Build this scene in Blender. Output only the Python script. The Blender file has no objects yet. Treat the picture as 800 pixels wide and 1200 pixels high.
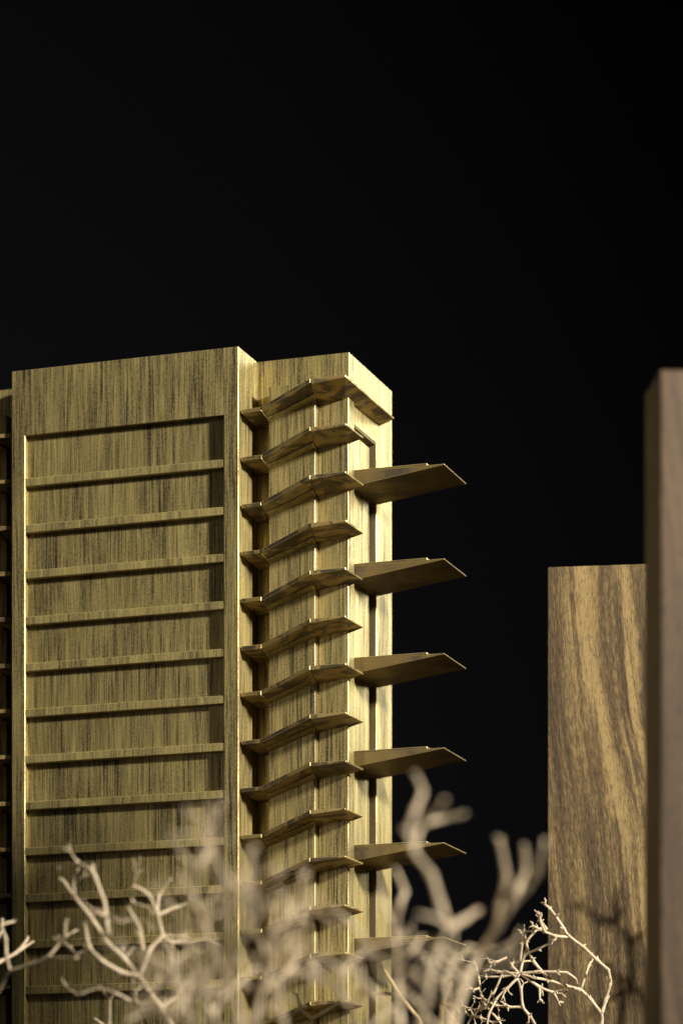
import bpy, bmesh, math, random
from mathutils import Vector, Matrix

R = math.radians
rnd = random.Random(7)
sc = bpy.context.scene
COL = sc.collection

# ------------------------------------------------------------------ camera
EYE = 0.06                                   # lens height over the table top (metres)
FPX, CXP, HYP = 3470.0, 400.0, 1510.0        # focal length, principal column and horizon row of the 800x1200 photograph
cam_d = bpy.data.cameras.new('camera')
cam = bpy.data.objects.new('camera', cam_d)
COL.objects.link(cam)
cam.location = (0, 0, EYE)
cam.rotation_euler = (R(90), 0, 0)
cam_d.sensor_fit = 'VERTICAL'
cam_d.sensor_height = 36.0
cam_d.lens = 36.0 * FPX / 1200.0
cam_d.shift_y = (HYP - 600.0) / 1200.0
cam_d.clip_start = 0.01
cam_d.clip_end = 30
cam_d.dof.use_dof = True
cam_d.dof.focus_distance = 1.004
cam_d.dof.aperture_fstop = cam_d.lens * 0.001 / 0.0128
sc.camera = cam

# ------------------------------------------------------------------ world, lamps, exposure
w = bpy.data.worlds.new('World'); sc.world = w
w.use_nodes = True
w.node_tree.nodes['Background'].inputs[0].default_value = (1.0, 0.95, 0.86, 1)
w.node_tree.nodes['Background'].inputs[1].default_value = 0.03

def lamp(name, loc, aim, power, sx, sy, col, spread=180):
    d = bpy.data.lights.new(name, 'AREA')
    d.shape = 'RECTANGLE'; d.size = sx; d.size_y = sy
    d.energy = power; d.color = col; d.spread = R(spread)
    o = bpy.data.objects.new(name, d); COL.objects.link(o)
    o.location = loc
    o.rotation_euler = (Vector(aim) - Vector(loc)).to_track_quat('-Z', 'Y').to_euler()
    return o

lamp('key_lamp', (0.97, 0.22, 0.66), (-0.03, 1.0, 0.43), 10.0, 0.085, 0.10, (1.0, 0.955, 0.865), 84)
lamp('rim_lamp', (0.66, 1.85, 0.72), (0.0, 1.02, 0.25), 0.95, 0.22, 0.6, (1.0, 0.92, 0.60), 70)
lamp('block_fill_lamp', (-0.42, 0.30, 0.22), (0.09, 0.84, 0.20), 0.065, 0.06, 0.12, (1.0, 0.90, 0.74), 36)  # added lamp, lifts the left face of the taller block
lamp('fill_lamp', (-0.62, 0.02, 0.90), (-0.03, 1.0, 0.33), 0.20, 0.5, 0.4, (1.0, 0.94, 0.82))
sc.view_settings.view_transform = 'Standard'
sc.view_settings.look = 'None'
sc.view_settings.exposure = 0.0
sc.view_settings.gamma = 1.0
sc.view_settings.use_curve_mapping = False
sc.cycles.use_denoising = True
sc.cycles.max_bounces = 8
sc.cycles.sample_clamp_indirect = 4.0

# ------------------------------------------------------------------ materials
def new_mat(name):
    m = bpy.data.materials.new(name); m.use_nodes = True
    return m, m.node_tree.nodes, m.node_tree.links, m.node_tree.nodes['Principled BSDF']

def ramp(N, stops, interp='LINEAR'):
    r = N.new('ShaderNodeValToRGB'); r.color_ramp.interpolation = interp
    e = r.color_ramp.elements
    while len(e) < len(stops): e.new(0.5)
    for k, (p, c) in enumerate(stops):
        e[k].position = p
        e[k].color = c if len(c) == 4 else (*c, 1)
    return r

def noise(N, L, vec, scale, detail=3, rough=0.55, dist=0.0):
    n = N.new('ShaderNodeTexNoise')
    n.inputs['Scale'].default_value = scale; n.inputs['Detail'].default_value = detail
    n.inputs['Roughness'].default_value = rough; n.inputs['Distortion'].default_value = dist
    L.new(vec, n.inputs['Vector'])
    return n.outputs['Fac']

def mapped(N, L, src, scale):
    m = N.new('ShaderNodeMapping'); m.inputs['Scale'].default_value = scale
    L.new(src, m.inputs['Vector'])
    return m.outputs['Vector']

def math_n(N, L, op, a, b=None, clamp=False):
    n = N.new('ShaderNodeMath'); n.operation = op; n.use_clamp = clamp
    for i, v in enumerate((a, b)):
        if v is None: continue
        if hasattr(v, 'links'): L.new(v, n.inputs[i])
        else: n.inputs[i].default_value = v
    return n.outputs[0]

def mixc(N, L, fac, a, b, mode='MIX'):
    n = N.new('ShaderNodeMix'); n.data_type = 'RGBA'; n.blend_type = mode
    for sock, v in ((n.inputs[0], fac), (n.inputs[6], a), (n.inputs[7], b)):
        if hasattr(v, 'links'): L.new(v, sock)
        elif isinstance(v, (int, float)): sock.default_value = v
        else: sock.default_value = (*v, 1)
    return n.outputs[2]

def piece_coords(N, L):
    """object coordinates shifted per object, so that copies do not repeat the same streaks"""
    tc = N.new('ShaderNodeTexCoord'); oi = N.new('ShaderNodeObjectInfo')
    add = N.new('ShaderNodeVectorMath'); add.operation = 'MULTIPLY_ADD'
    cb = N.new('ShaderNodeCombineXYZ')
    L.new(oi.outputs['Random'], cb.inputs[0]); L.new(oi.outputs['Random'], cb.inputs[1]); L.new(oi.outputs['Random'], cb.inputs[2])
    L.new(cb.outputs[0], add.inputs[0]); add.inputs[1].default_value = (0.9, 1.7, 3.1)
    L.new(tc.outputs['Object'], add.inputs[2])
    return add.outputs[0]

def brass(name, bright, dark, cover, metallic, rough):
    """vertically brushed, patinated brass: thin streaks over wide dark passages"""
    m, N, L, B = new_mat(name)
    c = piece_coords(N, L)
    fine = noise(N, L, mapped(N, L, c, (2600, 2600, 52)), 1.0, 2, 0.7)
    mid = noise(N, L, mapped(N, L, c, (900, 900, 34)), 1.0, 3, 0.6)
    wide = noise(N, L, mapped(N, L, c, (120, 120, 18)), 1.0, 3, 0.55)
    speck = noise(N, L, c, 1500, 2, 0.5)
    s = math_n(N, L, 'ADD', math_n(N, L, 'MULTIPLY', fine, 0.44), math_n(N, L, 'MULTIPLY', mid, 0.30))
    s = math_n(N, L, 'ADD', s, math_n(N, L, 'MULTIPLY', wide, 0.26))
    s = math_n(N, L, 'ADD', s, math_n(N, L, 'MULTIPLY', math_n(N, L, 'SUBTRACT', speck, 0.5), 0.18))
    r = ramp(N, [(cover - 0.125, dark), (cover - 0.005, tuple(0.5 * (a + b) for a, b in zip(bright, dark))), (cover + 0.13, bright)])
    L.new(s, r.inputs[0])
    L.new(r.outputs[0], B.inputs['Base Color'])
    B.inputs['Metallic'].default_value = metallic
    rr = ramp(N, [(cover - 0.1, (rough + 0.14,) * 3), (cover + 0.1, (rough,) * 3)])
    L.new(s, rr.inputs[0]); L.new(rr.outputs[0], B.inputs['Roughness'])
    b = N.new('ShaderNodeBump'); b.inputs['Strength'].default_value = 0.35; b.inputs['Distance'].default_value = 0.00012
    L.new(s, b.inputs['Height']); L.new(b.outputs[0], B.inputs['Normal'])
    return m

M = {}
M['brass'] = brass('brushed_brass', (0.62, 0.49, 0.18), (0.055, 0.040, 0.024), 0.512, 0.45, 0.37)
M['brass_ledge'] = brass('pale_brass', (0.70, 0.555, 0.205), (0.14, 0.105, 0.055), 0.49, 0.45, 0.37)
M['brass_side'] = brass('polished_highlight_brass', (0.72, 0.58, 0.235), (0.30, 0.225, 0.085), 0.46, 0.55, 0.40)  # bevels only: worn fin edges, painted highlights on the ledges

def aged_brass(name='aged_brass', scale=120, lo=0.0, gold=1.0):
    """cut fins: dark brown patina with worn golden islands"""
    m, N, L, B = new_mat(name)
    c = piece_coords(N, L)
    big = noise(N, L, c, scale, 3, 0.5, 0.8)
    fine = noise(N, L, c, 1100, 3, 0.6)
    s = math_n(N, L, 'ADD', big, math_n(N, L, 'MULTIPLY', math_n(N, L, 'SUBTRACT', fine, 0.5), 0.25))
    r = ramp(N, [(0.38, (0.11, 0.081, 0.048)), (0.49, (0.20, 0.145, 0.070)), (0.53 + lo, (0.42 * gold, 0.295 * gold, 0.105 * gold)), (0.70 + lo, (0.44 * gold, 0.32 * gold, 0.12 * gold))])
    L.new(s, r.inputs[0]); L.new(r.outputs[0], B.inputs['Base Color'])
    B.inputs['Metallic'].default_value = 0.5
    rr = ramp(N, [(0.4, (0.55,) * 3), (0.7, (0.38,) * 3)]); L.new(s, rr.inputs[0]); L.new(rr.outputs[0], B.inputs['Roughness'])
    b = N.new('ShaderNodeBump'); b.inputs['Strength'].default_value = 0.3; b.inputs['Distance'].default_value = 0.0002
    L.new(fine, b.inputs['Height']); L.new(b.outputs[0], B.inputs['Normal'])
    return m
M['aged'] = aged_brass()
M['fin'] = aged_brass('browned_brass', 60, 0.04, 0.55)
M['brass_dark'] = brass('dark_brass', (0.20, 0.15, 0.07), (0.08, 0.06, 0.034), 0.5, 0.3, 0.5)

def wood(name, light, mid, dark, pore, seed, figure=None):
    """stained hardwood, grain along z, a few slanting lighter bands"""
    m, N, L, B = new_mat(name)
    tc = N.new('ShaderNodeTexCoord')
    off = N.new('ShaderNodeVectorMath'); off.operation = 'ADD'; off.inputs[1].default_value = (seed, seed * 0.7, seed * 1.3)
    L.new(tc.outputs['Object'], off.inputs[0]); c = off.outputs[0]
    # lean of the grain: x drifts with z
    sx = N.new('ShaderNodeSeparateXYZ'); L.new(c, sx.inputs[0])
    bend = noise(N, L, mapped(N, L, c, (14, 14, 11)), 1.0, 1, 0.4)
    x2 = math_n(N, L, 'ADD', sx.outputs[0], math_n(N, L, 'MULTIPLY', sx.outputs[2], 0.085))
    x2 = math_n(N, L, 'ADD', x2, math_n(N, L, 'MULTIPLY', bend, 0.017))
    cb = N.new('ShaderNodeCombineXYZ'); L.new(x2, cb.inputs[0]); L.new(sx.outputs[1], cb.inputs[1]); L.new(sx.outputs[2], cb.inputs[2])
    g = cb.outputs[0]
    bands = noise(N, L, mapped(N, L, g, (115, 115, 2.2)), 1.0, 2, 0.5)
    fig = noise(N, L, mapped(N, L, g, (420, 420, 14)), 1.0, 3, 0.6)
    fine = noise(N, L, mapped(N, L, g, (2400, 2400, 230)), 1.0, 3, 0.75)
    s = math_n(N, L, 'ADD', math_n(N, L, 'MULTIPLY', bands, 0.22), math_n(N, L, 'MULTIPLY', fig, 0.34))
    s = math_n(N, L, 'ADD', s, math_n(N, L, 'MULTIPLY', fine, 0.44))
    if figure:                                             # pale diagonal figure of the sawn board
        so = N.new('ShaderNodeSeparateXYZ'); L.new(tc.outputs['Object'], so.inputs[0])
        wob = math_n(N, L, 'MULTIPLY', math_n(N, L, 'SUBTRACT', noise(N, L, mapped(N, L, c, (60, 60, 30)), 1.0, 3, 0.6), 0.5), 0.012)
        fib = math_n(N, L, 'MULTIPLY', math_n(N, L, 'SUBTRACT', fig, 0.5), 0.007)
        xx = math_n(N, L, 'ADD', math_n(N, L, 'ADD', so.outputs[0], wob), fib)
        for top, x0, lag, lean, half, amp in figure:
            t = math_n(N, L, 'MAXIMUM', math_n(N, L, 'SUBTRACT', math_n(N, L, 'SUBTRACT', top, so.outputs[2]), lag), 0.0)
            dx = math_n(N, L, 'ABSOLUTE', math_n(N, L, 'SUBTRACT', xx, math_n(N, L, 'MULTIPLY_ADD', t, lean)))
            dx.node.inputs[0].links[0].from_node.inputs[1].links[0].from_node.inputs[2].default_value = x0
            mr = N.new('ShaderNodeMapRange'); mr.interpolation_type = 'SMOOTHSTEP'
            mr.inputs['From Min'].default_value = half; mr.inputs['From Max'].default_value = half * 0.15
            mr.inputs['To Min'].default_value = 0.0; mr.inputs['To Max'].default_value = amp
            L.new(dx, mr.inputs['Value'])
            s = math_n(N, L, 'ADD', s, mr.outputs[0])
    r = ramp(N, [(0.40, dark), (0.51, mid), (0.64, light)])
    L.new(s, r.inputs[0])
    pr = noise(N, L, mapped(N, L, g, (3000, 3000, 420)), 1.0, 1, 0.6)
    pm = ramp(N, [(0.56, (0, 0, 0)), (0.66, (1, 1, 1))]); L.new(pr, pm.inputs[0])
    col = mixc(N, L, math_n(N, L, 'MULTIPLY', pm.outputs[0], 0.55), r.outputs[0], pore)
    L.new(col, B.inputs['Base Color'])
    B.inputs['Roughness'].default_value = 0.5
    B.inputs['Specular IOR Level'].default_value = 0.3
    b = N.new('ShaderNodeBump'); b.inputs['Strength'].default_value = 0.3; b.inputs['Distance'].default_value = 0.0002
    L.new(s, b.inputs['Height']); L.new(b.outputs[0], B.inputs['Normal'])
    return m
M['wood_a'] = wood('stained_wood', (0.31, 0.215, 0.088), (0.108, 0.071, 0.032), (0.030, 0.0215, 0.0165), (0.022, 0.016, 0.012), 3.1,
                   [(0.309, 0.0118, 0.02, 0.22, 0.0046, 0.13), (0.309, 0.0252, 0.0, 0.10, 0.0042, 0.12)])
M['wood_b'] = wood('greyed_wood', (0.160, 0.101, 0.052), (0.088, 0.056, 0.031), (0.042, 0.028, 0.018), (0.03, 0.022, 0.016), 9.4)

def twig_mat(name, a, b_):
    m, N, L, B = new_mat(name)
    c = piece_coords(N, L)
    n1 = noise(N, L, c, 260, 3, 0.6); n2 = noise(N, L, c, 2200, 2, 0.6)
    r = ramp(N, [(0.35, b_), (0.62, a)])
    L.new(math_n(N, L, 'ADD', math_n(N, L, 'MULTIPLY', n1, 0.7), math_n(N, L, 'MULTIPLY', n2, 0.3)), r.inputs[0])
    L.new(r.outputs[0], B.inputs['Base Color'])
    B.inputs['Roughness'].default_value = 0.7
    bp = N.new('ShaderNodeBump'); bp.inputs['Strength'].default_value = 0.5; bp.inputs['Distance'].default_value = 0.0002
    L.new(n2, bp.inputs['Height']); L.new(bp.outputs[0], B.inputs['Normal'])
    return m
M['twig'] = twig_mat('dry_twig', (0.74, 0.60, 0.40), (0.42, 0.31, 0.185))
M['twig_gold'] = twig_mat('golden_twig', (0.62, 0.45, 0.22), (0.38, 0.25, 0.11))

def cloth_mat(name, v):
    m, N, L, B = new_mat(name)
    tc = N.new('ShaderNodeTexCoord')
    n = noise(N, L, tc.outputs['Object'], 900, 2, 0.5)
    r = ramp(N, [(0.3, (v * 0.85, v * 0.87, v * 1.08)), (0.7, (v * 1.1, v * 1.12, v * 1.4))])
    L.new(n, r.inputs[0]); L.new(r.outputs[0], B.inputs['Base Color'])
    B.inputs['Roughness'].default_value = 0.95
    B.inputs['Specular IOR Level'].default_value = 0.05
    return m
M['backdrop'] = cloth_mat('black_cloth', 0.0135)
M['table'] = cloth_mat('black_board', 0.012)

# ------------------------------------------------------------------ mesh helpers
def finish(bm, name, mat, parent=None, bevel=0.0, smooth=False, segs=1, edge=None):
    bmesh.ops.remove_doubles(bm, verts=bm.verts, dist=1e-7)
    bmesh.ops.recalc_face_normals(bm, faces=bm.faces)
    if bevel:
        es = [e for e in bm.edges if len(e.link_faces) == 2 and e.calc_face_angle(0) > R(25)]
        bmesh.ops.bevel(bm, geom=es, offset=bevel, offset_type='OFFSET', segments=segs, profile=0.6, affect='EDGES', clamp_overlap=True, material=1 if edge else -1)
    me = bpy.data.meshes.new(name)
    bm.to_mesh(me); bm.free()
    me.materials.append(mat)
    if edge: me.materials.append(edge)
    if smooth:
        for p in me.polygons: p.use_smooth = True
    o = bpy.data.objects.new(name, me); COL.objects.link(o)
    if parent: o.parent = parent
    return o

def add_poly(bm, pts):
    return bm.faces.new([bm.verts.new(p) for p in pts])

def add_prism(bm, plan, top, bot):
    """plan: [(x, y)], top/bot: height per corner"""
    t = [bm.verts.new((x, y, z)) for (x, y), z in zip(plan, top)]
    b = [bm.verts.new((x, y, z)) for (x, y), z in zip(plan, bot)]
    bm.faces.new(t); bm.faces.new(b[::-1])
    n = len(plan)
    for i in range(n):
        j = (i + 1) % n
        bm.faces.new((t[i], b[i], b[j], t[j]))

def add_box(bm, x0, x1, y0, y1, z0, z1):
    add_prism(bm, [(x0, y0), (x1, y0), (x1, y1), (x0, y1)], [z1] * 4, [z0] * 4)

def add_pocket_box(bm, a0, a1, z0, z1, f, back, pa0, pa1, pz0, pz1, pf, axis):
    """box with a pocket in its face at f; 'a' runs along the face. axis 'y': face looks along -y, axis 'x': face looks along +x"""
    P = (lambda a, d, z: (a, d, z)) if axis == 'y' else (lambda a, d, z: (d, a, z))
    q = lambda d, r: [bm.verts.new(P(a, d, z)) for a, z in ((r[0], r[2]), (r[1], r[2]), (r[1], r[3]), (r[0], r[3]))]
    O, I, F, K = q(f, (a0, a1, z0, z1)), q(f, (pa0, pa1, pz0, pz1)), q(pf, (pa0, pa1, pz0, pz1)), q(back, (a0, a1, z0, z1))
    for i in range(4):
        j = (i + 1) % 4
        bm.faces.new((O[i], O[j], I[j], I[i])); bm.faces.new((I[i], I[j], F[j], F[i])); bm.faces.new((O[i], K[i], K[j], O[j]))
    bm.faces.new(F); bm.faces.new(K[::-1])

def tag(o, label=None, cat=None, group=None, kind=None):
    for k, v in (('label', label), ('category', cat), ('group', group), ('kind', kind)):
        if v: o[k] = v
    return o

def empty(name, loc, rz=0.0):
    o = bpy.data.objects.new(name, None); COL.objects.link(o)
    o.location = loc; o.rotation_euler = (0, 0, rz); o.empty_display_size = 0.02
    return o

def dup(o, parent, dx=0, dy=0, dz=0):
    c = o.copy(); COL.objects.link(c); c.parent = parent
    c.location = o.location + Vector((dx, dy, dz))
    return c

# ------------------------------------------------------------------ setting
bm = bmesh.new(); add_poly(bm, [(-3, -2, 0), (3, -2, 0), (3, 3, 0), (-3, 3, 0)])
tag(finish(bm, 'tabletop', M['table']), kind='structure')
bm = bmesh.new(); add_poly(bm, [(-4, 2.6, -1), (4, 2.6, -1), (4, 2.6, 3.5), (-4, 2.6, 3.5)])
tag(finish(bm, 'backdrop', M['backdrop']), kind='structure')

# ------------------------------------------------------------------ the brass tower
TH = R(-19.1)
UX, UY = math.cos(TH), math.sin(TH)
U0, V0 = -0.04205, 0.03                       # centre of the base in facade coordinates (u along the facade, v into the depth)
ox = -0.03476 + U0 * UX - V0 * UY
oy = 1.0 + U0 * UY + V0 * UX
tower = empty('brass_tower', (ox, oy, 0), TH)
tag(tower, 'brushed brass model of a tower block with thin fins along its corner', 'model tower')
Z = lambda h: h + EYE                          # heights measured from lens level
u_, v_ = (lambda u: u - U0), (lambda v: v - V0)
TOP = Z(0.3182)
PITCH = 0.016
FPITCH = 0.01597                              # storey height along the fins
MIR = -0.0841                                  # u of the mirrored facade corner

# front slab with one tall pocket
PU0, PU1, PZ1 = -0.0791, -0.00528, Z(0.2955)
bm = bmesh.new()
add_pocket_box(bm, u_(-0.0841), u_(0), 0.0, TOP, v_(0), v_(0.0179), u_(PU0), u_(PU1), 0.006, PZ1, v_(0.0034), 'y')
finish(bm, 'front_slab', M['brass'], tower, 0.00013, edge=M['brass_ledge'])  # paler bevels put an edge highlight into the slab's colour

# storey panels and ledges in the pocket
REC, LH = 0.0023, 0.0029
led0 = Z(0.2807)
bm = bmesh.new(); add_box(bm, u_(PU0) - 0.0004, u_(PU1) + 0.0004, v_(0.00015), v_(REC + 0.0003), led0 - LH, led0)
ledge = finish(bm, 'ledge', M['brass_ledge'], tower, 0.00026, edge=M['brass_side'])  # brighter bevels paint highlight lines along the ledge edges
bm = bmesh.new(); add_box(bm, u_(PU0) - 0.0003, u_(PU1) + 0.0003, v_(REC), v_(REC + 0.0007), led0 + 0.00003, PZ1 - 0.00003)
finish(bm, 'panel', M['brass'], tower)
bm = bmesh.new(); add_box(bm, u_(PU0) - 0.0003, u_(PU1) + 0.0003, v_(REC), v_(REC + 0.0007), led0 - PITCH + 0.00003, led0 - LH - 0.00003)
panel = finish(bm, 'panel', M['brass'], tower)
for k in range(1, 21):
    dup(ledge, tower, dy=rnd.uniform(-0.00008, 0.00010), dz=-PITCH * k + rnd.uniform(-0.00012, 0.00012))
    if led0 - PITCH * (k + 1) > 0.006: dup(panel, tower, dy=rnd.uniform(-0.0001, 0.0001), dz=-PITCH * k)

# core behind the slab, with a tall window pocket in its flank
CU, CV0, CV1 = 0.0333, 0.018, 0.0646
bm = bmesh.new()
add_pocket_box(bm, v_(CV0), v_(CV1), 0.0, TOP, u_(CU), u_(MIR - CU), v_(0.0234), v_(0.0474), 0.006, Z(0.2950), u_(CU - 0.0045), 'x')
finish(bm, 'core', M['brass'], tower, 0.00016)
bm = bmesh.new(); add_box(bm, u_(CU - 0.0044), u_(CU - 0.0016), v_(0.0236), v_(0.0444), 0.0062, Z(0.2950) - 0.0021)
finish(bm, 'flank_panel', M['brass'], tower, 0.00016)
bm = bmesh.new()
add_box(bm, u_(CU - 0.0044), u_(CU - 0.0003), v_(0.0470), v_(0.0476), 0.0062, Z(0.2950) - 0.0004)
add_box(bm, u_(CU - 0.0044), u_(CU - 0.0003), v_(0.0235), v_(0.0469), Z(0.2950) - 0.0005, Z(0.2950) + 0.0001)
finish(bm, 'groove_lining', M['brass_dark'], tower)  # darker brass strips on the far and upper groove walls

# bays: stepped blocks on the core, left and right of the slab
VA, VB, UA0, UA1, UB1 = 0.0105, 0.0135, 0.0070, 0.0237, 0.03455
def bay(mirror):
    sg = (lambda a: MIR - a) if mirror else (lambda a: a)
    def block(name, plan, h):
        bm = bmesh.new()
        add_prism(bm, [(u_(sg(a)), v_(b)) for a, b in plan], [Z(h)] * len(plan), [0.0] * len(plan))
        finish(bm, name, M['brass'], tower, 0.00016)
    block('bay', [(UA0, VA), (UA1, VA), (UA1, 0.0186), (UA0, 0.0186)], 0.3068)
    block('corner_bay', [(UA1 + 0.0001, VB), (UB1, VB), (UB1, 0.0196), (UA1 + 0.0001, 0.0196)], 0.3036)
bay(False); bay(True)

def plate(name, plan, top, bot, mirror, dz=0.0, gap=0.0, bevel=0.00012, mat='aged', parent=None):
    if mirror: plan = [(MIR - gap - a, b) for a, b in plan]
    bm = bmesh.new()
    wob = lambda: rnd.uniform(-0.00014, 0.00014)          # sawn and filed by hand
    plan = [(a + wob(), b + wob()) for a, b in plan]
    add_prism(bm, [(u_(a), v_(b)) for a, b in plan], [Z(t + dz) + wob() * 0.5 for t in top], [Z(t + dz) + wob() for t in bot])
    return finish(bm, name, M[mat], parent or tower, bevel, edge=M['brass_side'])

Z1, Z3, Z3B = 0.2971, 0.3036, 0.3035
NF = 21
for mirror in (False, True):
    g = 0.0007 if mirror else 0.0
    for k in range(NF):
        dz = -FPITCH * k + rnd.uniform(-0.00015, 0.00015)
        if Z(Z1 + dz) < 0.008: break
        zr = Z3 if k == 0 else Z3B
        # short fin beside the slab
        plate('side_fin', [(0.0005, 0.0012), (0.0081, 0.0004), (0.0071, 0.0104), (0.0071, 0.0178), (0.0005, 0.0178)],
              [Z1] * 5, [Z1 - 0.0014, Z1 - 0.0014, Z1 - 0.0019, Z1 - 0.0024, Z1 - 0.0024], mirror, dz, g)
        # fin climbing across the bay
        f = plate('sloped_fin', [(0.0083, 0.0004), (0.0270, -0.0035), (0.0239, 0.0107), (0.0071, 0.0107)],
              [Z1 + 0.0001, zr, zr - 0.0004, Z1 + 0.0001], [Z1 - 0.0013, zr - 0.0014, zr - 0.0020, Z1 - 0.0018], mirror, dz)
        # solder fillet between fin and bay
        plate('fillet', [(0.0075, 0.0070), (0.0246, 0.0064), (0.0239, 0.0107), (0.0071, 0.0107)],
              [Z1 - 0.0008, zr - 0.0009, zr - 0.0012, Z1 - 0.0010], [Z1 - 0.0022, zr - 0.0025, zr - 0.0031, Z1 - 0.0028], mirror, dz, 0.0, 0.0002, 'brass', f)
        # fin round the corner, the topmost running on along the flank
        if k == 0:
            plate('corner_fin', [(0.0272, -0.0035), (0.0395, -0.0035), (0.0395, 0.0478), (0.0331, 0.0515), (0.0331, 0.0138), (0.0239, 0.0138), (0.0239, 0.0107)],
                  [zr] * 7, [zr - 0.0018, zr - 0.0007, zr - 0.0006, zr - 0.0014, zr - 0.0026, zr - 0.0028, zr - 0.0028], mirror, dz)
        else:
            plate('corner_fin', [(0.0272, -0.0035), (0.0395, -0.0035), (0.0399, 0.0136), (0.0343, 0.0139), (0.0239, 0.0138), (0.0239, 0.0107)],
                  [zr] * 6, [zr - 0.0016, zr - 0.0006, zr - 0.0005, zr - 0.0020, zr - 0.0026, zr - 0.0026], mirror, dz)

# long cantilever fins out of the flank pocket, every second storey
fin_top = 0.2789
bm = bmesh.new()
pts_t = [(0.0308, 0.0238), (0.0653, 0.0238), (0.0653, 0.0496), (0.0308, 0.0496)]
add_prism(bm, [(u_(a), v_(b)) for a, b in pts_t], [Z(fin_top)] * 4, [Z(0.2739), Z(0.2786), Z(0.2786), Z(0.2739)])
lf = finish(bm, 'cantilever_fin', M['fin'], tower, 0.00012, edge=M['brass_side'])
bm = bmesh.new()
add_box(bm, u_(0.0309), u_(0.0592), v_(0.0237), v_(0.0490), Z(fin_top) + 0.00002, Z(fin_top) + 0.00072)
tp = finish(bm, 'top_plate', M['fin'], None, 0.00012, edge=M['brass_side']); tp.parent = lf
for k in range(1, 10):
    c = dup(lf, tower, dz=-2 * PITCH * k + rnd.uniform(-0.0001, 0.0001))
    dup(tp, c)

# ------------------------------------------------------------------ wooden blocks
def wood_block(loc, ang, wx, dy, h, mat, label, bevel):
    bm = bmesh.new()
    add_box(bm, 0, wx, 0, dy, 0, h)
    o = finish(bm, 'wooden_block', mat, None, bevel, segs=3)
    o.location = loc; o.rotation_euler = (0, 0, ang)
    return tag(o, label, 'wooden block', 'wooden blocks beside the tower')
at = lambda px, py, Y: Vector(((px - CXP) / FPX * Y, Y, EYE + (HYP - py) / FPX * Y))
p = at(641.2, 664.5, 1.025)
wood_block((p.x, p.y, 0), R(-8), 0.046, 0.04, p.z, M['wood_a'], 'shorter golden brown wooden block with slanting pale grain bands', 0.0005)
p = at(771.5, 432.0, 0.82)
wood_block((p.x, p.y, 0), R(4.6), 0.058, 0.0222, p.z, M['wood_b'], 'taller blurred greyish wooden block at the edge of the frame', 0.0014)

# ------------------------------------------------------------------ dried twigs standing as trees
def add_tube(bm, pts, rads, n=7, sub=4, jitter=0.0):
    P, Q = [], []
    m = len(pts)
    for i in range(m - 1):
        p0, p1, p2, p3 = pts[max(i - 1, 0)], pts[i], pts[i + 1], pts[min(i + 2, m - 1)]
        for s in range(sub):
            t = s / sub
            c = 0.5 * ((2 * p1) + (p2 - p0) * t + (2 * p0 - 5 * p1 + 4 * p2 - p3) * t * t + (3 * p1 - p0 - 3 * p2 + p3) * t ** 3)
            lin = p1.lerp(p2, t)
            c = lin.lerp(c, 0.55)
            r = rads[i] + (rads[i + 1] - rads[i]) * t
            if s == 0 and 0 < i: r *= 1.34
            if jitter and s: c = c + Vector((rnd.gauss(0, 1), rnd.gauss(0, 1), rnd.gauss(0, 1))) * jitter * r
            P.append(c); Q.append(r)
    P.append(pts[-1]); Q.append(rads[-1])
    d0 = (P[1] - P[0]).normalized()
    side = d0.orthogonal().normalized()
    rings = []
    for i, c in enumerate(P):
        d = (P[min(i + 1, len(P) - 1)] - P[max(i - 1, 0)]).normalized()
        side = (side - d * side.dot(d)).normalized()
        up = d.cross(side)
        rings.append([bm.verts.new(c + (side * math.cos(2 * math.pi * k / n) + up * math.sin(2 * math.pi * k / n)) * Q[i]) for k in range(n)])
    for a, b in zip(rings, rings[1:]):
        for k in range(n):
            bm.faces.new((a[k], a[(k + 1) % n], b[(k + 1) % n], b[k]))
    e = (P[-1] - P[-2]).normalized()
    tip = bm.verts.new(P[-1] + e * Q[-1] * 0.8)
    for k in range(n): bm.faces.new((rings[-1][k], rings[-1][(k + 1) % n], tip))
    s = bm.verts.new(P[0])
    for k in range(n): bm.faces.new((rings[0][(k + 1) % n], rings[0][k], s))

def rand_dir(d, spread):
    v = Vector((rnd.gauss(0, 1), rnd.gauss(0, 1), rnd.gauss(0, 1)))
    v = (v - d * v.dot(d)).normalized()
    return (d * math.cos(spread) + v * math.sin(spread)).normalized()

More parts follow.
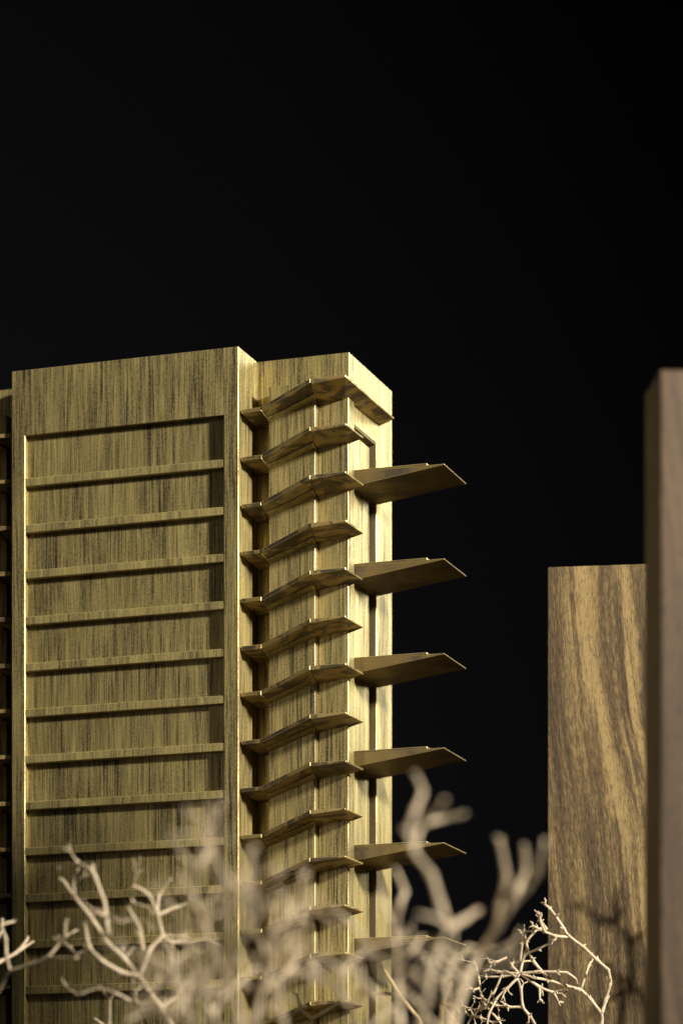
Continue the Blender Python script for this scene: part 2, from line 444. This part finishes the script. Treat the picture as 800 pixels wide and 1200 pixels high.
def twig_tree(Y, base_px, trunk, branches, wpx, label, mat='twig', wob=0.01, stubs=2, stub_len=2.6, extra=0, shoot=(16, 38), depth=2):
    """trunk / branches: pixel polylines of the photograph set at their own distances around Y; thickness wpx pixels at that distance"""
    b0 = at(base_px, 1200, Y)
    root = empty('dried_twig', (b0.x, Y, 0))
    tag(root, label, 'dried twig', 'dried twigs standing in as model trees')
    o3 = Vector((b0.x, Y, 0))
    unit = Y / FPX
    known = []
    def to3(poly, y0=None):
        out = []
        dy = rnd.uniform(-wob, wob)
        for i, (x, y) in enumerate(poly):
            if i == 0:
                near = [k for k in known if (k[0] - x) ** 2 + (k[1] - y) ** 2 < 20]
                YY = near[0][2] if near else Y
            else:
                YY = YY + dy / max(len(poly) - 1, 1) + rnd.uniform(-1, 1) * wob * 0.25
            known.append((x, y, YY))
            out.append(at(x, y, YY) - o3)
        return out
    r0 = wpx * 0.5 * unit
    tp = to3(trunk)
    low = tp[0]
    foot = [Vector((0, 0, 0)), Vector((low.x * 0.2, low.y * 0.3, low.z * 0.4)), low]
    full = foot[:-1] + tp
    bm = bmesh.new()
    nfull = len(full)
    add_tube(bm, full, [r0 * 1.9, r0 * 1.6] + [r0 * (1.35 - 0.5 * i / max(len(tp) - 1, 1)) for i in range(len(tp))], jitter=0.05)
    finish(bm, 'trunk', M[mat], root, smooth=True)
    def grow(bm, start, d, length, r, depth):
        pts = [start]
        for s in range(2):
            d = rand_dir(d, rnd.uniform(0.1, 0.4))
            pts.append(pts[-1] + d * length / 2)
        add_tube(bm, pts, [r, r * 0.85, r * 0.75], n=6, sub=2)
        if depth > 0:
            for _ in range(2):
                grow(bm, pts[-1], rand_dir(d, rnd.uniform(0.4, 0.9)), length * rnd.uniform(0.5, 0.8), r * 0.75, depth - 1)
    for poly in branches:
        w = 0.8
        if isinstance(poly, tuple): w, poly = poly
        q = to3(poly)
        bm = bmesh.new()
        nq = len(q)
        rr = [r0 * w * (1.0 - 0.30 * i / (nq - 1)) for i in range(nq)]
        add_tube(bm, q, rr, jitter=0.06)
        # small bracts at the tip and along the branch
        d = (q[-1] - q[-2]).normalized()
        for _ in range(stubs):
            dd = rand_dir(d, rnd.uniform(0.5, 1.1))
            l = rr[-1] * 2 * stub_len * rnd.uniform(0.5, 1.1)
            add_tube(bm, [q[-1], q[-1] + dd * l * 0.6, q[-1] + rand_dir(dd, 0.3) * l], [rr[-1] * 0.8, rr[-1] * 0.6, rr[-1] * 0.5], n=6, sub=2)
        for i in range(1, nq - 1):
            for _ in range(max(stubs - 1, 0)):
                dd = rand_dir((q[i + 1] - q[i - 1]).normalized(), rnd.uniform(0.6, 1.3))
                l = rr[i] * 2 * stub_len * rnd.uniform(0.3, 0.7)
                add_tube(bm, [q[i], q[i] + dd * l * 0.5, q[i] + rand_dir(dd, 0.3) * l], [rr[i] * 0.8, rr[i] * 0.5, rr[i] * 0.35], n=6, sub=2)
        for _ in range(extra):
            i = rnd.randrange(1, nq)
            grow(bm, q[i], rand_dir((q[i] - q[i - 1]).normalized(), rnd.uniform(0.4, 1.0)), rnd.uniform(*shoot) * unit, rr[i] * 0.55, depth)
        finish(bm, 'branch', M[mat], root, smooth=True)
    return root

# more blurred twigs filling the foot of the picture
twig_tree(0.75, 215, [(232, 1300), (226, 1210), (218, 1180)], [
    (1.0, [(218, 1180), (204, 1154), (206, 1126), (196, 1106)]),
    (1.0, [(218, 1180), (232, 1150), (228, 1122), (214, 1100)]),
    (0.9, [(226, 1210), (196, 1192), (172, 1186), (150, 1196)]),
    (0.8, [(232, 1150), (246, 1136), (250, 1116)]),
], 6.2, 'pale blurred dried twig low between the slender and the densest twig', wob=0.02, stubs=2, stub_len=1.3, extra=3)
twig_tree(0.74, 256, [(262, 1300), (258, 1215), (250, 1190)], [
    (1.1, [(250, 1190), (238, 1166), (244, 1140)]), (1.0, [(250, 1190), (262, 1166), (282, 1150), (298, 1136)]),
    (0.9, [(258, 1215), (286, 1196), (312, 1186), (330, 1190)]),
], 6.4, 'short bright blurred dried twig at the foot of the slab edge', wob=0.02, stubs=2, stub_len=1.3, extra=3)
twig_tree(0.76, 415, [(420, 1300), (418, 1220), (410, 1188)], [
    (0.9, [(410, 1188), (398, 1160), (376, 1146), (362, 1124)]), (0.9, [(410, 1188), (424, 1162), (440, 1150)]),
    (0.8, [(398, 1160), (404, 1136), (420, 1120)]), (0.8, [(418, 1220), (446, 1190), (470, 1176)]),
], 6.6, 'faint blurred dried twig low under the corner fins', wob=0.02, stubs=2, stub_len=1.3, extra=3)
twig_tree(0.755, 520, [(526, 1300), (522, 1215), (526, 1180)], [
    (0.9, [(526, 1180), (520, 1152), (530, 1128), (548, 1116)]), (0.9, [(526, 1180), (544, 1166), (552, 1146)]),
    (0.8, [(520, 1152), (504, 1140), (498, 1122)]), (0.8, [(522, 1215), (500, 1190), (486, 1170)]),
], 6.6, 'blurred dried twig low in the dark gap beside the bristly tangle', wob=0.02, stubs=2, stub_len=1.3, extra=3)

# sharp twig in front of the shorter block
twig_tree(0.996, 660, [(668, 1260), (690, 1225), (704, 1200), (704.5, 1188)], [
    (1.0, [(704.5, 1188), (709, 1172), (714, 1152), (712, 1137), (700, 1126), (683, 1110), (666, 1097), (660, 1088), (652, 1076), (644, 1065), (638, 1060)]),
    (0.95, [(704.5, 1188), (692, 1172), (680, 1160), (662, 1155), (644, 1149), (626, 1146), (609, 1141)]),
    [(680, 1160), (689, 1132), (693, 1126)],
    [(664, 1098), (652, 1097), (638, 1092), (624, 1085)],
    [(638, 1092), (632, 1078), (631, 1072)],
    [(640, 1089), (633.5, 1079)],
    (0.9, [(644, 1149), (624, 1126), (616, 1105), (628, 1090)]),
    [(616, 1105), (614, 1093), (622, 1091)],
    [(609, 1128), (611, 1106), (612, 1093)],
    [(609, 1141), (614, 1120), (630, 1112), (644, 1105)],
    (0.9, [(609, 1141), (630, 1139), (652, 1139), (664, 1140), (674, 1147)]),
    (0.9, [(609, 1141), (632, 1157), (648, 1163), (658, 1164)]),
    [(648, 1163), (654, 1174)],
    [(632, 1157), (632, 1170)],
    [(609, 1141), (585, 1139), (574, 1136)],
    [(609, 1141), (590, 1144), (571, 1145)],
    [(609, 1141), (600, 1133), (601, 1128), (622, 1126)],
], 4.3, 'sharp pale dried twig forking in front of the shorter wooden block', wob=0.006, stubs=3, extra=2, shoot=(6, 13), depth=0)
twig_tree(0.992, 600, [(608, 1262), (622, 1220), (626, 1200)], [
    (1.0, [(626, 1200), (620, 1190), (612, 1180), (610, 1160), (606, 1146)]),
    (0.9, [(612, 1180), (596, 1180), (580, 1178), (566, 1170)]),
    (0.9, [(606, 1146), (594, 1158), (582, 1170), (572, 1190), (570, 1205)]),
    [(606, 1146), (590, 1138), (578, 1164), (554, 1190), (546, 1204)],
    [(593, 1122), (582, 1127), (574, 1128)],
    (0.8, [(590, 1208), (584, 1196), (565, 1174), (561, 1148), (557, 1130)]),
    [(554, 1192), (560, 1184), (569, 1180)],
    [(554, 1192), (562, 1192), (576, 1198)],
    [(554, 1192), (551, 1183)], [(554, 1192), (545, 1187)],
    [(561, 1158), (555, 1160)],
], 3.9, 'low bristly dried twig tangle at the foot of the shorter block', wob=0.006, stubs=3, extra=3, shoot=(7, 15), depth=1)

# thick blurred twig between tower and blocks
twig_tree(0.705, 492, [(486, 1270), (492, 1200), (501, 1159), (514, 1112), (526, 1087)], [
    (1.15, [(526, 1087), (516, 1061), (505, 1025), (484, 998), (478, 975)]),
    (1.05, [(478, 975), (486, 950), (495, 928), (487, 908)]),
    (0.95, [(484, 998), (492, 968), (512, 961), (542, 955)]),
    (0.8, [(492, 968), (507, 955), (520, 938)]),
    (1.2, [(526, 1087), (543, 1078), (560, 1066)]),
    (0.7, [(526, 1087), (510, 1076), (492, 1072)]),
    (0.8, [(501, 1159), (486, 1140), (462, 1134), (446, 1128)]),
    (0.9, [(514, 1112), (530, 1124), (545, 1140), (551, 1152)]),
], 6.6, 'thick pale dried twig with knobbly blurred tips beside the tower', wob=0.02, stubs=2, stub_len=1.6)
twig_tree(0.72, 530, [(518, 1270), (530, 1205), (546, 1150), (564, 1114)], [
    (1.3, [(564, 1114), (582, 1087), (600, 1060)]),
    (1.05, [(582, 1087), (585, 1060), (593, 1028), (585, 985)]),
    (1.05, [(600, 1060), (607, 1040), (615, 1020), (614, 995)]),
    (1.0, [(600, 1060), (616, 1042), (628, 1025), (638, 988)]),
    (0.7, [(564, 1114), (548, 1110), (535, 1118)]),
    (0.8, [(546, 1150), (528, 1138), (510, 1120), (503, 1100)]),
], 6.8, 'blurred pale dried twig with three upright tips against black', wob=0.02, stubs=2, stub_len=1.5)
twig_tree(0.73, 470, [(466, 1280), (468, 1200), (466, 1130), (462, 1090)], [
    (1.0, [(462, 1090), (468, 1060), (474, 1045), (464, 1020)]),
    (0.8, [(462, 1090), (450, 1060), (446, 1040)]),
    (0.8, [(466, 1130), (440, 1118), (410, 1080), (386, 1064)]),
    (0.7, [(410, 1080), (392, 1084), (372, 1070)]),
    (0.8, [(466, 1130), (484, 1112), (494, 1098)]),
    (0.8, [(468, 1200), (440, 1165), (418, 1140), (398, 1136), (380, 1120)]),
], 6.2, 'blurred upright dried twig in front of the tower flank', wob=0.02, stubs=1, stub_len=1.2)

# dense blurred twigs in front of the facade
twig_tree(0.72, 270, [(276, 1290), (280, 1195), (268, 1152)], [
    (1.3, [(268, 1152), (276, 1118), (288, 1088), (286, 1045), (294, 996)]),
    (1.2, [(268, 1152), (252, 1118), (240, 1086), (242, 1058)]),
    (1.1, [(240, 1086), (226, 1052), (228, 1020), (238, 1000)]),
    (1.0, [(286, 1045), (268, 1036), (252, 1002)]),
    (0.9, [(228, 1020), (246, 996), (240, 975)]),
    (1.0, [(268, 1152), (242, 1164), (222, 1150), (198, 1132), (182, 1124)]),
    (1.0, [(288, 1088), (300, 1070), (296, 1052)]),
    (0.9, [(276, 1118), (262, 1094), (264, 1068)]),
    (0.8, [(240, 1086), (218, 1082), (196, 1092)]),
    (0.8, [(222, 1150), (214, 1172), (206, 1190)]),
], 6.8, 'densest blurred dried twig before the right half of the brass facade', wob=0.025, stubs=2, stub_len=1.3, extra=3)
twig_tree(0.735, 298, [(296, 1290), (300, 1195), (306, 1160), (316, 1128)], [
    (1.2, [(316, 1128), (318, 1104), (320, 1088), (323, 1066)]),
    (1.1, [(318, 1104), (332, 1086), (341, 1062)]),
    (0.9, [(316, 1128), (304, 1100), (294, 1086)]),
    (0.9, [(306, 1160), (326, 1148), (344, 1130), (352, 1112)]),
    (0.8, [(332, 1086), (344, 1096), (350, 1110)]),
], 6.4, 'blurred pale dried twig rising before the lit seam of the tower', wob=0.025, stubs=2, stub_len=1.2, extra=3)
twig_tree(0.725, 330, [(338, 1290), (332, 1200), (326, 1170)], [
    (1.1, [(326, 1170), (330, 1140), (346, 1108), (362, 1090)]),
    (1.0, [(326, 1170), (314, 1148), (312, 1120)]),
    (0.8, [(330, 1140), (350, 1138), (366, 1150), (384, 1142)]),
], 6.2, 'short blurred dried twig before the foot of the sloped fins', wob=0.02, stubs=2, stub_len=1.2, extra=3)
twig_tree(0.86, 205, [(216, 1290), (206, 1215), (188, 1180), (176, 1164), (164, 1144)], [
    (1.15, [(164, 1144), (146, 1124), (126, 1104), (106, 1074), (88, 1052), (74, 1032)]),
    (0.7, [(88, 1052), (86, 1034)]),
    (1.05, [(164, 1144), (144, 1140), (120, 1126), (105, 1110), (100, 1084)]),
    (0.8, [(105, 1110), (92, 1120), (82, 1110)]),
    (1.0, [(127, 1096), (125, 1076), (122, 1056), (108, 1020), (92, 1012)]),
    (0.7, [(108, 1020), (109, 1012)]),
    (0.8, [(124, 1074), (136, 1076), (150, 1078)]), (0.8, [(124, 1074), (110, 1067)]),
    (0.9, [(164, 1144), (168, 1112), (163, 1086), (150, 1063), (156, 1058)]),
    (0.95, [(164, 1144), (176, 1112), (190, 1096), (185, 1072), (186, 1050), (198, 1032)]),
    (0.8, [(185, 1072), (207, 1063)]),
    (0.8, [(185, 1072), (174, 1048), (158, 1038)]),
    (0.8, [(190, 1096), (202, 1104), (222, 1104)]),
    (0.8, [(176, 1164), (196, 1150), (206, 1128)]),
    (0.8, [(188, 1180), (160, 1176), (140, 1166), (116, 1158), (92, 1166)]),
    (0.8, [(188, 1180), (204, 1170), (212, 1160)]),
], 5.0, 'slender dried twig spreading before the left half of the facade', wob=0.02, stubs=3, stub_len=1.6, extra=2, shoot=(12, 26), depth=1)
twig_tree(0.90, 0, [(-14, 1230), (-10, 1180), (0, 1158), (12, 1138)], [
    (1.0, [(12, 1138), (36, 1130), (56, 1122), (75, 1098), (77, 1080)]),
    (0.9, [(56, 1122), (72, 1123), (88, 1123)]),
    (0.9, [(12, 1138), (8, 1120), (7, 1100), (2, 1084), (16, 1080)]),
    (0.6, [(75, 1098), (90, 1090)]),
], 4.3, 'thin dried twig reaching in from the edge below the tower', wob=0.012, stubs=2, stub_len=1.4)
twig_tree(0.91, -30, [(-40, 1230), (-30, 1160), (-14, 1134)], [
    (1.0, [(-14, 1134), (0, 1127), (20, 1116), (33, 1100)]),
    (0.8, [(20, 1116), (38, 1104)]),
    (0.8, [(-14, 1134), (-8, 1110), (2, 1092), (3, 1078)]),
], 4.3, 'thin dried twig with one forked tip before the slab edge', wob=0.012, stubs=2, stub_len=1.4)
twig_tree(0.93, 128, [(126, 1270), (128, 1205), (129, 1171)], [
    (0.95, [(129, 1171), (122, 1164), (120, 1157)]), (0.95, [(129, 1171), (136, 1163), (141, 1155)]),
    (0.8, [(128, 1205), (118, 1199), (112, 1194)]),
], 4.6, 'small upright dried twig ending in a narrow fork', wob=0.006, stubs=1, stub_len=1.2)
twig_tree(0.95, 175, [(178, 1270), (172, 1205), (163, 1180)], [
    (0.9, [(163, 1180), (158, 1170), (146, 1172)]), (0.9, [(163, 1180), (170, 1166), (166, 1156)]),
], 4.6, 'small bent dried twig low under the slender spreading twig', wob=0.006, stubs=1, stub_len=1.2)
twig_tree(0.955, 490, [(500, 1270), (492, 1200), (485, 1188)], [
    (1.0, [(485, 1188), (476, 1177), (468, 1166), (458, 1150), (450, 1137)]),
    (0.9, [(468, 1166), (452, 1164), (436, 1164)]),
], 5.0, 'golden dried twig forking before the pale edge of the tower', mat='twig_gold', wob=0.006, stubs=0)
twig_tree(0.945, 370, [(372, 1280), (368, 1210), (366, 1194)], [
    (1.0, [(366, 1194), (352, 1182), (348, 1166)]), (1.0, [(366, 1194), (384, 1184), (400, 1174)]),
    (0.7, [(352, 1182), (342, 1192), (338, 1200)]),
], 6.0, 'golden dried twig with an open curved fork under the corner fins', mat='twig_gold', wob=0.006, stubs=1, stub_len=1.3)
twig_tree(0.93, 516, [(514, 1280), (516, 1210), (517, 1178)], [
    (0.9, [(517, 1178), (524, 1162), (529, 1152)]), (0.9, [(517, 1178), (528, 1177), (537, 1184)]),
    (0.6, [(517, 1178), (530, 1192), (538, 1202)]),
], 6.0, 'golden dried twig with a knobbed end in the dark gap', mat='twig_gold', wob=0.006, stubs=1, stub_len=1.2)

# the twig that stands out of sight behind the taller block and throws its shadow on the shorter one
LDIR = (Vector((0.97, 0.22, 0.64)) - Vector((0.098, 1.01, 0.18))).normalized()
def shadow_tree(lines, gap):
    root = empty('dried_twig', (0.126, 0.985, 0))
    tag(root, 'dried twig behind the taller block casting its shadow on the shorter one', 'dried twig', 'dried twigs standing in as model trees')
    o3 = Vector((0.126, 0.985, 0))
    n = Vector((math.sin(R(-8)), -math.cos(R(-8)), 0))
    p0 = at(641.2, 664.5, 1.025)
    def lift(px, py, g):
        d = Vector(((px - CXP) / FPX, 1, (HYP - py) / FPX))
        o = Vector((0, 0, EYE))
        t = (p0 - o).dot(n) / d.dot(n)
        return o + d * t + LDIR * g - o3
    first = True
    for wpx, ln in lines:
        q = [lift(x, y, gap + rnd.uniform(-0.002, 0.002)) for x, y in ln]
        r = wpx * 0.72 / FPX
        bm = bmesh.new()
        if first:
            q = [Vector((0, 0, 0))] + q
        add_tube(bm, q, [r * (1.0 - 0.25 * i / (len(q) - 1)) for i in range(len(q))], jitter=0.06)
        d = (q[-1] - q[-2]).normalized()
        for _ in range(2):
            add_tube(bm, [q[-1], q[-1] + rand_dir(d, rnd.uniform(0.5, 1.1)) * r * 5], [r * 0.7, r * 0.4], n=6, sub=2)
        finish(bm, 'trunk' if first else 'branch', M['twig'], root, smooth=True)
        first = False
shadow_tree([(5.0, [(760, 1260), (756, 1176), (738, 1153)]), (4.5, [(738, 1153), (739, 1130), (738, 1113), (730, 1096), (721, 1082)]),
             (4.0, [(721, 1082), (720, 1060), (723, 1046)]), (4.0, [(721, 1082), (705, 1077), (692, 1072), (684, 1064)]),
             (4.0, [(738, 1113), (744, 1095), (752, 1094)]), (4.5, [(738, 1153), (722, 1164), (706, 1172)]),
             (4.0, [(738, 1153), (722, 1144), (712, 1135)]), (5.0, [(724, 1200), (728, 1175), (731, 1163)])], 0.033)
